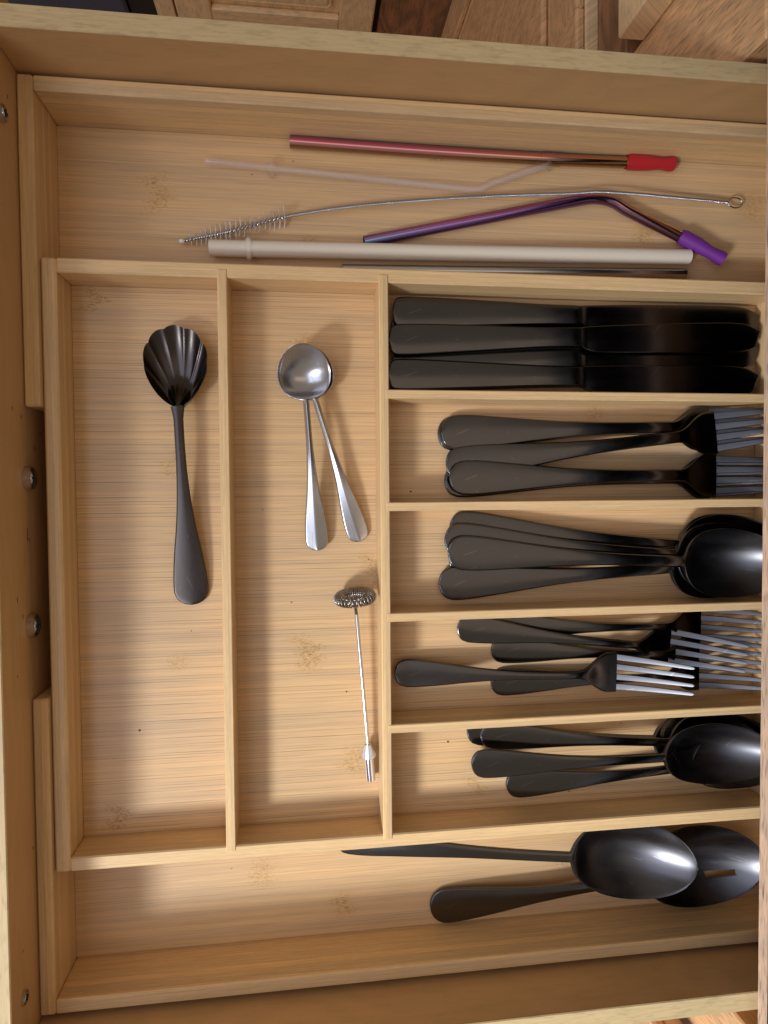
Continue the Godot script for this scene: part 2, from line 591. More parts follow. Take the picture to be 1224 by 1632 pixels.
func make_dinner_spoon(o: Node3D) -> void:
	spoon_parts(o, 0.206, 0.143, 0.0104, 0.0036, 0.0212, 0.0130, 0.86, M.black)

func make_dessert_spoon(o: Node3D) -> void:
	spoon_parts(o, 0.186, 0.117, 0.0088, 0.0030, 0.0188, 0.0120, 0.90, M.black)

func make_serving_spoon(o: Node3D) -> void:
	spoon_parts(o, 0.219, 0.143, 0.0078, 0.0034, 0.0242, 0.0125, 0.96, M.black)

func make_slotted_spoon(o: Node3D) -> void:
	spoon_parts(o, 0.216, 0.137, 0.0112, 0.0036, 0.0270, 0.0110, 0.96, M.black, 0.0004, true)

func make_sugar_spoon(o: Node3D) -> void:
	spoon_parts(o, 0.117, 0.0865, 0.0066, 0.0018, 0.0152, 0.0070, 0.94, M.silver, 0.0009)

func make_table_knife(o: Node3D) -> void:
	knife_parts(o, false)

func make_steak_knife(o: Node3D) -> void:
	knife_parts(o, true)

func knife_parts(o: Node3D, toothed: bool) -> void:
	var L := 0.233
	var hl := 0.114
	var prof := func(s: float) -> Array:
		var w := along([0.0, 0.012, 0.05, 0.09, hl], [0.0089, 0.0094, 0.0083, 0.0068, 0.0064], s)
		if s < 0.0055:
			var q := 1.0 - s / 0.0055
			w *= sqrt(maxf(0.0, 1.0 - q * q * q))
		var z := 0.0
		var th := along([0.0, 0.03, 0.09, hl, hl + 0.006, L], [0.0030, 0.0040, 0.0044, 0.0038, 0.0016, 0.0010], s)
		if s > hl:
			# spine at -z is nearly straight; the cutting edge at +z drops from the bolster and sweeps up at the tip
			var spine := -along([hl, hl + 0.03, L - 0.03, L - 0.010, L], [0.0062, 0.0072, 0.0078, 0.0068, 0.0030], s)
			var edge := along([hl, hl + 0.002, hl + 0.006, hl + 0.012, hl + 0.06, L - 0.020, L - 0.006, L - 0.002, L], [0.0062, 0.0060, 0.0078, 0.0092, 0.0102, 0.0106, 0.0092, 0.0066, 0.0], s)
			if toothed and s > hl + 0.03 and s < L - 0.02:
				edge -= 0.0010 * absf(fmod(s / 0.0022, 1.0) - 0.5) * 2.0
			z = (spine + edge) * 0.5
			w = (edge - spine) * 0.5
		return [0.0022, z, w, th, 0.0, 0.0005 if s < hl else 0.0002]
	var ss := PackedFloat32Array([0.0, 0.0003, 0.0008, 0.0016, 0.0026])
	ss.append_array(steps([0.004, hl - 0.0015], 0.004))
	ss.append_array(steps([hl, hl + 0.014], 0.001))
	ss.append_array(steps([hl + 0.0145, L - 0.022], 0.00055 if toothed else 0.005))
	ss.append_array(steps([L - 0.020, L], 0.0012))
	var ni := 0
	for k in ss.size():
		if absf(ss[k] - hl) < 1e-6:
			ni = k
	var g := rows(ss, prof)
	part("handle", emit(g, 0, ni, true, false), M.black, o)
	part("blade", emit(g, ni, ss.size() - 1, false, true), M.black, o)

# scalloped shell spoon: handle as the others, bowl as a fan of flutes from the neck
func make_shell_spoon(o: Node3D) -> void:
	var neck := 0.113
	var prof := func(s: float) -> Array:
		var w: float = handle_w(s, neck, 0.0098, 0.0027)
		if s > neck * 0.93:
			w = lerpf(w, 0.0042, smoothstep(neck * 0.93, neck + 0.004, s))
		var y := along([0.0, 0.01, 0.045, 0.085, neck], [0.0012, 0.0022, 0.0075, 0.0115, 0.0120], s)
		return [y, 0.0, w, along([0.0, neck], [0.0018, 0.0027], s), 0.0, 0.0005]
	var ss := PackedFloat32Array([0.0, 0.0003, 0.0008, 0.0016, 0.0026])
	ss.append_array(steps([0.004, neck], 0.0035))
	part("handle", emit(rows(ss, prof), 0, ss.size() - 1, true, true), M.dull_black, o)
	var mb := MB.new()
	var na := 96
	var nr := 22
	var len := 0.046
	var half := 0.0172
	var P := []
	for side in 2:
		for b in na + 1:
			var col := PackedVector3Array()
			var a := lerpf(-1.0, 1.0, float(b) / na)
			# outline: from the neck out round the shell; a runs -1..1 from one neck corner to the other
			var ang := a * PI * 0.93
			var ex := 0.5 + 0.5 * cos(ang)
			var out := Vector2(pow(ex, 0.80) * len * 0.985, sin(ang) * half * lerpf(0.98, 1.02, ex))
			var sc := absf(cos(a * PI * 4.5))
			var grow := 1.0 + 0.045 * (sqrt(sc) - 0.6) * smoothstep(0.10, 0.35, ex)
			out *= grow
			for r in nr + 1:
				var t := float(r) / nr
				var q := out * t
				var rx := q.x / len
				var rim := lerpf(0.0122, 0.0095, clampf(rx, 0.0, 1.0))
				var bowl := 0.0092 * pow(maxf(0.0, 1.0 - pow(absf(t * 1.0 - 0.0), 2.6)), 1.0) * smoothstep(0.0, 0.45, t + 0.02)
				bowl += 0.0018 * sin(PI * t) * ex
				var flute := 0.0008 * (sqrt(sc) - 0.6) * smoothstep(0.25, 0.85, t) * smoothstep(0.06, 0.3, ex)
				col.append(Vector3(neck - 0.0005 + q.x, rim - bowl - flute + (0.0005 if side == 0 else -0.0005), q.y))
			P.append(col)
	var at := []
	for side in 2:
		for b in na + 1:
			for r in nr + 1:
				var col: PackedVector3Array = P[side * (na + 1) + b]
				var pa: PackedVector3Array = P[side * (na + 1) + mini(b + 1, na)]
				var pb: PackedVector3Array = P[side * (na + 1) + maxi(b - 1, 0)]
				var n := (pa[r] - pb[r]).cross(col[mini(r + 1, nr)] - col[maxi(r - 1, 0)]).normalized()
				if n.length() < 0.5:
					n = Vector3.UP
				if (n.y < 0.0) == (side == 0):
					n = -n
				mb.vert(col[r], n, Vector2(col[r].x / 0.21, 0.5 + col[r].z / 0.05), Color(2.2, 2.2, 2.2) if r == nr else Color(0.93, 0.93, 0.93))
		for b in na:
			for r in nr:
				var o0 := side * (na + 1) * (nr + 1) + b * (nr + 1) + r
				mb.quad(o0, o0 + 1, o0 + nr + 2, o0 + nr + 1)
	for b in na:   # the rim edge
		var i0: PackedVector3Array = P[b]
		var i1: PackedVector3Array = P[b + 1]
		var j0: PackedVector3Array = P[na + 1 + b]
		var j1: PackedVector3Array = P[na + 2 + b]
		var nn := Vector3(i0[nr].x - neck - 0.02, 0.0, i0[nr].z).normalized()
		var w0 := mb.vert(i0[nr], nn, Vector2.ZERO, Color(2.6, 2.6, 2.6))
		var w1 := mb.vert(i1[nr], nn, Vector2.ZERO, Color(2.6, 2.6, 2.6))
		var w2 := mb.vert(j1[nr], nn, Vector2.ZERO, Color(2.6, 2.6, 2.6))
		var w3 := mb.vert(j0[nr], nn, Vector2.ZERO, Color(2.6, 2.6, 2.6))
		mb.quad(w0, w1, w2, w3)
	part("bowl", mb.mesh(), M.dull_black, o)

# ---------------------------------------------------------------- straws, brush, frother
func hollow(called: String, pts: PackedVector3Array, r: float, wall: float, mt: Material, parent: Node3D, cols := PackedColorArray(), k := 20, radii := PackedFloat32Array(), ends := true) -> void:
	var mb := MB.new()
	var ro := PackedFloat32Array()
	for a in pts.size():
		ro.append(radii[a] if radii.size() else r)
	mb.tube(pts, ro, k, false, false, cols)
	var inner := PackedVector3Array([pts[0], pts[0].lerp(pts[1], minf(1.0, 0.02 / pts[0].distance_to(pts[1])))])
	for e in (2 if ends else 0):
		var p0 := pts[0] if e == 0 else pts[pts.size() - 1]
		var p1 := pts[1] if e == 0 else pts[pts.size() - 2]
		var d := (p1 - p0).normalized()
		var dark := PackedColorArray()
		for b in k + 1:
			dark.append(Color(0.35, 0.3, 0.3))
		var before := mb.v.size()
		mb.tube(PackedVector3Array([p0, p0 + d * 0.012]), PackedFloat32Array([r - wall, r - wall]), k, false, true, dark if cols.size() else PackedColorArray())
		for q in range(before, mb.v.size()):
			if absf(mb.n[q].dot(d)) < 0.5:
				mb.n[q] = -mb.n[q]
		# the cut end, a flat ring
		var side := d.cross(Vector3.UP).normalized()
		var up := side.cross(d).normalized()
		var ids := []
		for b in k + 1:
			var an := TAU * b / k
			var rad := side * cos(an) + up * sin(an)
			ids.append(mb.vert(p0 + rad * r, -d, Vector2.ZERO, cols[b] if cols.size() else Color.WHITE))
			ids.append(mb.vert(p0 + rad * (r - wall), -d, Vector2.ZERO, cols[b] if cols.size() else Color.WHITE))
		for b in k:
			mb.quad(ids[b * 2], ids[b * 2 + 1], ids[b * 2 + 3], ids[b * 2 + 2])
	part(called, mb.mesh(), mt, parent)

func path(pts: Array, each := 0.003) -> PackedVector3Array:
	var c := Curve3D.new()
	c.bake_interval = each
	for k in pts.size():
		var h := Vector3.ZERO
		if k > 0 and k < pts.size() - 1:
			h = (pts[k + 1] - pts[k - 1]) * 0.5
		var li: float = 0.0 if k == 0 else pts[k].distance_to(pts[k - 1]) * 0.33
		var lo: float = 0.0 if k == pts.size() - 1 else pts[k].distance_to(pts[k + 1]) * 0.33
		c.add_point(pts[k], -h.normalized() * li, h.normalized() * lo)
	return c.get_baked_points()

# colours of an anodised tube: they change along it and round it
func rainbow(pts: PackedVector3Array, k: int, stops: Array) -> PackedColorArray:
	var r := PackedColorArray()
	for a in pts.size():
		var t := float(a) / (pts.size() - 1) * (stops.size() - 1)
		var lo: Array = stops[int(t)]
		var hi: Array = stops[mini(int(t) + 1, stops.size() - 1)]
		for b in k + 1:
			var s := 0.5 + 0.5 * cos(TAU * b / k)   # across the tube
			var m := s * (lo.size() - 1)
			var q := int(m)
			var c0: Color = lo[q].lerp(lo[mini(q + 1, lo.size() - 1)], m - q)
			var c1: Color = hi[q].lerp(hi[mini(q + 1, hi.size() - 1)], m - q)
			r.append(c0.lerp(c1, t - int(t)).lightened(0.24).srgb_to_linear())  # coat colour lightened in place of a bright overhead highlight
	return r

func silicone_tip(a: Vector3, b: Vector3, mt: Material, parent: Node3D) -> void:
	var pts := PackedVector3Array()
	var rr := PackedFloat32Array()
	for k in 15:
		var t := k / 14.0
		pts.append(a.lerp(b, t))
		rr.append(along([0.0, 0.05, 0.45, 0.72, 0.93, 1.0], [0.0040, 0.0046, 0.0044, 0.0036, 0.0044, 0.0041], t))
	hollow("tip", pts, 0.0036, 0.0012, mt, parent, PackedColorArray(), 20, rr)

func bellows(c: Vector3, d: Vector3, n: int, r: float, parent: Node3D, mt: Material, cols: PackedColorArray) -> void:
	for k in n:
		var mb := MB.new()
		var pts := PackedVector3Array()
		var rr := PackedFloat32Array()
		for q in 5:
			pts.append(c + d * (k * 0.0019 + q * 0.0004))
			rr.append(r + 0.00035 * sin(PI * q / 4.0))
		mb.tube(pts, rr, 20, false, false, cols)
		part("bellows_ring", mb.mesh(), mt, parent)

func rel(o: Node3D, px: float, py: float, pz: float) -> Vector3:
	return Vector3(px, py, pz) - o.position

func straws() -> void:
	var y := FW + 0.0036
	var o := thing("metal_straw", "pink and orange rainbow metal straw with a red silicone tip", "straw", Vector3(0.13, FW, -0.081))
	var pts := path([rel(o, 0.1304, y, -0.0805), rel(o, 0.215, y, -0.0792), rel(o, 0.2915, y, -0.0790), rel(o, 0.341, y, -0.0798)], 0.004)
	var pink := [Color(0.36, 0.14, 0.42), Color(0.76, 0.32, 0.64), Color(0.92, 0.54, 0.64), Color(0.48, 0.33, 0.18)]
	var orange := [Color(0.38, 0.16, 0.36), Color(0.76, 0.42, 0.50), Color(0.90, 0.60, 0.50), Color(0.48, 0.36, 0.18)]
	var gold := [Color(0.42, 0.22, 0.25), Color(0.72, 0.50, 0.30), Color(0.80, 0.58, 0.34), Color(0.55, 0.40, 0.18)]
	var cols := rainbow(pts, 20, [pink, pink, orange, gold])
	hollow("tube", pts, 0.0034, 0.0006, M.iridescent, o, cols)
	bellows(rel(o, 0.283, y, -0.0790), Vector3(1, 0, 0), 7, 0.0035, o, M.iridescent, rainbow(PackedVector3Array([Vector3.ZERO, Vector3.RIGHT]), 20, [orange, gold]).slice(0, 21))
	silicone_tip(rel(o, 0.3385, y + 0.0006, -0.0797), rel(o, 0.3700, y + 0.0006, -0.0801), M.red, o)

	o = thing("metal_straw", "purple and blue bent rainbow metal straw with a purple silicone tip", "straw", Vector3(0.173, FW, -0.024))
	pts = path([rel(o, 0.1737, y, -0.0243), rel(o, 0.24, y + 0.0005, -0.0393), rel(o, 0.3060, y + 0.001, -0.0541), rel(o, 0.318, y + 0.0012, -0.0560), rel(o, 0.329, y + 0.0015, -0.0545), rel(o, 0.3385, y + 0.002, -0.0492), rel(o, 0.3745, y + 0.004, -0.0330)], 0.003)
	var blue := [Color(0.20, 0.22, 0.52), Color(0.68, 0.38, 0.80), Color(0.36, 0.58, 0.88), Color(0.34, 0.22, 0.56)]
	var violet := [Color(0.50, 0.26, 0.40), Color(0.80, 0.42, 0.78), Color(0.52, 0.36, 0.80), Color(0.32, 0.20, 0.55)]
	var plum := [Color(0.48, 0.28, 0.38), Color(0.66, 0.32, 0.62), Color(0.50, 0.28, 0.64), Color(0.34, 0.20, 0.48)]
	var brass := [Color(0.62, 0.48, 0.30), Color(0.88, 0.70, 0.50), Color(0.62, 0.42, 0.50), Color(0.36, 0.22, 0.42)]
	hollow("tube", pts, 0.0034, 0.0006, M.iridescent, o, rainbow(pts, 20, [blue, violet, plum, plum, brass, brass]))
	silicone_tip(rel(o, 0.3725, y + 0.0044, -0.0340), rel(o, 0.4000, y + 0.0068, -0.0195), M.purple, o)

	o = thing("glass_straw", "clear bent drinking straw with a ring, lying below the pink straw", "straw", Vector3(0.082, FW, -0.067))
	pts = path([rel(o, 0.0819, y - 0.001, -0.0673), rel(o, 0.16, y - 0.001, -0.0630), rel(o, 0.2375, y - 0.001, -0.0588), rel(o, 0.2450, y - 0.0008, -0.0592), rel(o, 0.2520, y - 0.0006, -0.0625), rel(o, 0.2874, y, -0.0750)], 0.004)
	hollow("tube", pts, 0.0026, 0.0007, M.clear, o, PackedColorArray(), 24, PackedFloat32Array(), false)
	hollow("sheen_bore", pts, 0.0018, 0.0007, M.bore_sheen, o, PackedColorArray(), 24, PackedFloat32Array(), false)  # milky inner tube, paints the white highlight along the straw
	var ring := MB.new()
	var rp := PackedVector3Array()
	var rr := PackedFloat32Array()
	for q in 9:
		rp.append(rel(o, 0.1193 + (q - 4) * 0.0006, y - 0.001, -0.0653 + (q - 4) * 0.00003))
		rr.append(0.0027 + 0.0030 * sin(PI * q / 8.0))
	ring.tube(rp, rr, 22, false, false)
	part("ring", ring.mesh(), M.clear, o)
	var lip := MB.new()
	lip.tube(PackedVector3Array([rel(o, 0.2868, y, -0.0748), rel(o, 0.2880, y, -0.0752), rel(o, 0.2892, y, -0.0756)]), PackedFloat32Array([0.0027, 0.0036, 0.0027]), 20, false, false)
	part("lip", lip.mesh(), M.clear, o)

	o = thing("plastic_straw", "thick beige plastic straw with a ring near its left end", "straw", Vector3(0.084, FW, -0.016))
	pts = PackedVector3Array([rel(o, 0.0839, FW + 0.0070, -0.0160), rel(o, 0.23, FW + 0.0070, -0.0185), rel(o, 0.3790, FW + 0.0070, -0.0215)])
	hollow("tube", pts, 0.0046, 0.0008, M.beige, o, PackedColorArray(), 28)
	var bead := MB.new()
	rp = PackedVector3Array(); rr = PackedFloat32Array()
	for q in 9:
		rp.append(rel(o, 0.1062 + (q - 4) * 0.0005, FW + 0.0070, -0.0164))
		rr.append(0.0046 + 0.0019 * sin(PI * q / 8.0))
	bead.tube(rp, rr, 28, false, false)
	part("ring", bead.mesh(), M.beige, o)

	o = thing("steel_straw", "plain steel straw lying between the beige straw and the tray wall", "straw", Vector3(0.16, FW, -0.009))
	hollow("tube", PackedVector3Array([rel(o, 0.1604, FW + 0.0036, -0.0072), rel(o, 0.27, FW + 0.0036, -0.0095), rel(o, 0.3785, FW + 0.0036, -0.0120)]), 0.0033, 0.0005, M.steel, o)

	# straw brush: two twisted wires, a loop, bristles, and a white ball at its tip
	o = thing("straw_brush", "thin straw cleaning brush with twisted wire stem and wire loop", "brush", Vector3(0.069, FW, -0.021))
	var yb := FW + 0.005
	var stem := path([rel(o, 0.0690, yb - 0.001, -0.0205), rel(o, 0.0970, yb, -0.0272), rel(o, 0.1254, yb, -0.0360), rel(o, 0.1650, yb, -0.0440), rel(o, 0.2122, yb, -0.0503), rel(o, 0.2593, yb + 0.0005, -0.0548), rel(o, 0.3000, yb + 0.0035, -0.0566), rel(o, 0.318, yb + 0.006, -0.0574), rel(o, 0.3409, yb + 0.0045, -0.0580), rel(o, 0.4071, yb, -0.0578)], 0.0005)
	for w in 2:
		var mb := MB.new()
		var hp := PackedVector3Array()
		var hr := PackedFloat32Array()
		for q in range(0, stem.size(), 1):
			var an := q * 0.0005 / 0.0052 * TAU + w * PI
			hp.append(stem[q] + Vector3(0, sin(an), cos(an)) * 0.00056)
			hr.append(0.00056)
		mb.tube(hp, hr, 5, true, true)
		part("wire", mb.mesh(), M.steel, o)
	var loop := MB.new()
	rp = PackedVector3Array(); rr = PackedFloat32Array()
	for q in 25:
		var an := PI + TAU * q / 24.0
		rp.append(rel(o, 0.4119 + cos(an) * 0.0048, yb, -0.0576 + sin(an) * 0.0032))
		rr.append(0.00048)
	loop.tube(rp, rr, 6, false, false)
	part("wire_loop", loop.mesh(), M.steel, o)
	var bm := MB.new()
	var at_x := PackedInt32Array()   # stations evenly spread over the bristled length
	for q in 20:
		var best := 0
		for z in stem.size():
			if stem[z].x + o.position.x < lerpf(0.0735, 0.1270, q / 19.0):
				best = z
		at_x.append(best)
	for q in 20:
		var p: Vector3 = stem[at_x[q]]
		for h in 12:
			var an := (h % 3 - 1) * 0.30 + PI * (h / 3 % 2) + q * 0.17 - 1.2 + (h / 6) * 0.5 + rng.randf_range(-0.2, 0.2)
			var dir := Vector3(rng.randf_range(-0.10, 0.02) - 0.05 * sin(an), sin(an), cos(an) * 1.0)
			var ln := lerpf(0.0035, 0.0062, minf(1.0, q / 10.0)) * rng.randf_range(0.85, 1.05)
			var e := p + dir * ln
			e.y = maxf(e.y, 0.0004)
			bm.tube(PackedVector3Array([p, p.lerp(e, 0.6) + Vector3(0.0002, 0, 0), e]), PackedFloat32Array([0.00026, 0.00028, 0.00022]), 4, false, false)
	var bs := part("bristles", bm.mesh(), M.bristle, o)
	bs.set_meta("kind", "stuff")
	var ball := SphereMesh.new()
	ball.radius = 0.0014; ball.height = 0.0036; ball.radial_segments = 16; ball.rings = 8
	var bo := part("tip_ball", ball, M.white, o)
	bo.position = rel(o, 0.0680, yb - 0.001, -0.0203)
	bo.rotation.z = PI / 2

func frother() -> void:
	var o := thing("milk_frother", "milk frother whisk with a double spring coil and thin shaft", "whisk", Vector3(0.166, FM, 0.19))
	var hub := Vector3(0.1648, FM + 0.0122, 0.1862) - o.position
	var foot := Vector3(0.1722, FM + 0.0060, 0.2760) - o.position
	var d := (foot - hub).normalized()
	var side := d.cross(Vector3.UP).normalized()
	var up := side.cross(d).normalized()
	var tilt := deg_to_rad(-4.0)
	var n2 := (d * cos(tilt) + up * sin(tilt)).normalized()
	var u2 := (up * cos(tilt) - d * sin(tilt)).normalized()
	var mb := MB.new()
	var pts := PackedVector3Array()
	var rr := PackedFloat32Array()
	var turns := 32
	var per := 14
	for q in turns * per + 1:
		var a := TAU * q / (turns * per)
		var b := TAU * q / per
		var rad := side * cos(a) + u2 * sin(a)
		pts.append(hub + rad * (0.0090 + 0.0031 * cos(b)) + n2 * 0.0031 * sin(b))
		rr.append(0.00046)
	mb.tube(pts, rr, 6, false, false)
	part("spring_coil", mb.mesh(), M.wire, o)
	var core := MB.new()
	pts = PackedVector3Array(); rr = PackedFloat32Array()
	for q in 41:
		var a := TAU * q / 40.0
		pts.append(hub + (side * cos(a) + u2 * sin(a)) * 0.0096)
		rr.append(0.0006)
	core.tube(pts, rr, 8, false, false)
	pts = PackedVector3Array([hub - u2 * 0.0096, hub - u2 * 0.0070 + d * 0.004, hub + d * 0.010])
	core.tube(pts, PackedFloat32Array([0.0008, 0.0008, 0.0009]), 8)
	part("wire_ring", core.mesh(), M.wire, o)
	var sh := MB.new()
	sh.tube(PackedVector3Array([hub - u2 * 0.0085 + d * 0.0035, hub + d * 0.012, foot]), PackedFloat32Array([0.0011, 0.0011, 0.0011]), 14)
	part("shaft", sh.mesh(), M.steel, o)
	var cone := MB.new()
	cone.tube(PackedVector3Array([foot - d * 0.0006, foot, foot + d * 0.0062, foot + d * 0.0072]), PackedFloat32Array([0.0018, 0.0022, 0.0043, 0.0039]), 24)
	part("collar", cone.mesh(), M.aluminium, o)
	var fe := MB.new()
	fe.tube(PackedVector3Array([foot + d * 0.0073, foot + d * 0.0076, foot + d * 0.0212, foot + d * 0.0218]), PackedFloat32Array([0.0024, 0.0028, 0.0028, 0.0025]), 20)
	part("ferrule", fe.mesh(), M.chrome, o)

# ---------------------------------------------------------------- tray, drawer, cabinets
func tray() -> void:
	var o := thing("cutlery_tray", "bamboo cutlery tray with seven compartments, between its two side trays", "cutlery tray", Vector3(0, FW, 0))
	var at := o.position
	var xr := 0.4330
	var z1 := 0.33
	var y0 := FW + 0.0004
	bx("wall", Vector3(0, y0, 0) - at, Vector3(T, HM, z1) - at, 0.0010, 2, M.edge, o)
	bx("wall", Vector3(xr - T, y0, 0) - at, Vector3(xr, HM, z1) - at, 0.0010, 2, M.edge, o)
	bx("wall", Vector3(T, y0, 0) - at, Vector3(xr - T, HM - 0.0002, T) - at, 0.0007, 0, M.edge, o)
	bx("wall", Vector3(T, y0, z1 - T) - at, Vector3(xr - T, HM - 0.0002, z1) - at, 0.0007, 0, M.edge, o)
	board("floor_panel", Vector3(T, FM, T) - at, Vector2(xr - 2 * T, z1 - 2 * T), 0.004, M.floor_main, o)
	for d in [Vector2(0.09062, 0.09597), Vector2(0.17898, 0.18439)]:
		bx("divider", Vector3(d.x, FM + 0.0001, T - 0.0045) - at, Vector3(d.y, HM + 0.0003, z1 - T + 0.0030) - at, 0.0005, 2, M.edge, o)
	for z in [0.06751, 0.13105, 0.19422, 0.25843]:
		bx("divider", Vector3(0.1822, FM + 0.0001, z) - at, Vector3(xr - T + 0.002, HM + 0.0006, z + 0.005) - at, 0.0005, 0, M.edge, o)

func board(called: String, lo: Vector3, size: Vector2, thick: float, m: Material, parent: Node3D) -> void:
	var mb := MB.new()
	mb.box(lo - Vector3(0, thick, 0), lo + Vector3(size.x, 0, size.y), 0.0003, 0, Vector2(size.x, 1.0))
	for k in mb.v.size():
		mb.u[k] = Vector2((mb.v[k].x - lo.x) / size.x, (mb.v[k].z - lo.z) / size.y + (mb.v[k].y - lo.y) * 3.0)
	part(called, mb.mesh(), m, parent)

func wing(label: String, za: float, zb: float, outer_low: bool, m: Material) -> void:
	var o := thing("side_tray", label, "side tray", Vector3(-0.0083, 0, za), "pull-out side trays")
	var at := o.position
	var x0 := -0.0083
	var x1 := 0.4524
	var w := 0.0078
	bx("wall", Vector3(x0, 0.0004, za) - at, Vector3(x0 + w, HW, zb) - at, 0.0008, 2, M.edge, o)
	bx("wall", Vector3(x1 - w, 0.0004, za) - at, Vector3(x1, HW, zb) - at, 0.0008, 2, M.edge, o)
	var zw := za if outer_low else zb - w
	bx("wall", Vector3(x0 + w, 0.0004, zw) - at, Vector3(x1 - w, HW - 0.0002, zw + w) - at, 0.0008, 0, M.edge, o)
	var f0 := za + w if outer_low else za
	board("floor_panel", Vector3(x0 + w, FW, f0) - at, Vector2(x1 - x0 - 2 * w, zb - za - w), 0.005, m, o)

func screw(at: Vector3, r: float, h: float, label: String) -> void:
	var o := thing("screw", label, "screw", at, "screws in the drawer front")
	var mb := MB.new()
	var pts := PackedVector3Array()
	var rr := PackedFloat32Array()
	for q in 9:
		var a := PI / 2 * q / 8.0
		pts.append(Vector3(h * sin(a), 0, 0))
		rr.append(maxf(0.0002, r * (0.75 + 0.25 * cos(a)) * (1.0 if q < 6 else sqrt(maxf(0.0, 1.0 - pow((q - 5) / 3.3, 2.0))))))
	mb.tube(pts, rr, 28, false, true)
	part("head", mb.mesh(), M.chrome, o)
	for q in 2:
		var s := MB.new()
		var hv := Vector3(0.0004, r * 0.45, 0.0005) if q == 0 else Vector3(0.0004, 0.0005, r * 0.45)
		s.box(Vector3(h, 0, 0) - hv, Vector3(h + 0.00005, 0, 0) + hv, 0.0001, 0, Vector2.ONE)
		part("recess", s.mesh(), M.inside, o)

func drawer() -> void:
	var o := thing("kitchen_drawer", "open wooden kitchen drawer with stained rims holding the bamboo trays", "drawer", Vector3(0, -0.012, 0.16))
	var at := o.position
	var dx := -0.00873
	var z0 := -0.09364
	var z1 := 0.4088
	var dt := 0.0103
	var xb := 0.4545
	var s := Vector2(0.5, 0.5)
	for e in 2:
		var za := z0 - dt if e == 0 else z1
		bx("side_panel", Vector3(dx + 0.0002, -0.012, za) - at, Vector3(xb + 0.012, HD - 0.0012, za + dt) - at, 0.0002, 0, M.side, o, s)
		bx("rim", Vector3(dx + 0.0002, HD - 0.0012, za - 0.0002) - at, Vector3(xb + 0.012, HD, za + dt + 0.0002) - at, 0.0005, 0, M.rim, o, Vector2(0.4, 0.05))
	var fp := MB.new()
	fp.box(Vector3(dx - 0.018, -0.012, z0 - 0.03) - at, Vector3(dx, HD - 0.0012, z1 + 0.03) - at, 0.0002, 2, Vector2.ONE)
	for k in fp.v.size():
		var p := fp.v[k] + at
		fp.u[k] = Vector2((p.z + 0.12364) / 0.5624, (HD - p.y) / 0.0862)
	part("front_panel", fp.mesh(), M.front, o)
	bx("rim", Vector3(dx - 0.018, HD - 0.0012, z0 - 0.03) - at, Vector3(dx + 0.0002, HD + 0.0002, z1 + 0.03) - at, 0.0005, 2, M.rim, o, Vector2(0.4, 0.05))
	bx("back_panel", Vector3(xb, 0.0002, z0) - at, Vector3(xb + 0.012, HD - 0.012, z1) - at, 0.0003, 2, M.side, o, s)
	bx("bottom_panel", Vector3(dx, -0.006, z0) - at, Vector3(xb, 0, z1) - at, 0.0002, 0, M.side, o, s)
	screw(Vector3(dx, 0.040, 0.1163), 0.0066, 0.0036, "shiny domed screw on the drawer front, upper of the large pair")
	screw(Vector3(dx, 0.040, 0.1944), 0.0066, 0.0036, "shiny domed screw on the drawer front, lower of the large pair")
	screw(Vector3(dx, 0.060, 0.3808), 0.0038, 0.0016, "small flat screw on the drawer front near the bottom left corner")
	screw(Vector3(dx, 0.060, -0.0611), 0.0045, 0.0026, "small domed screw on the drawer front near the top left corner")

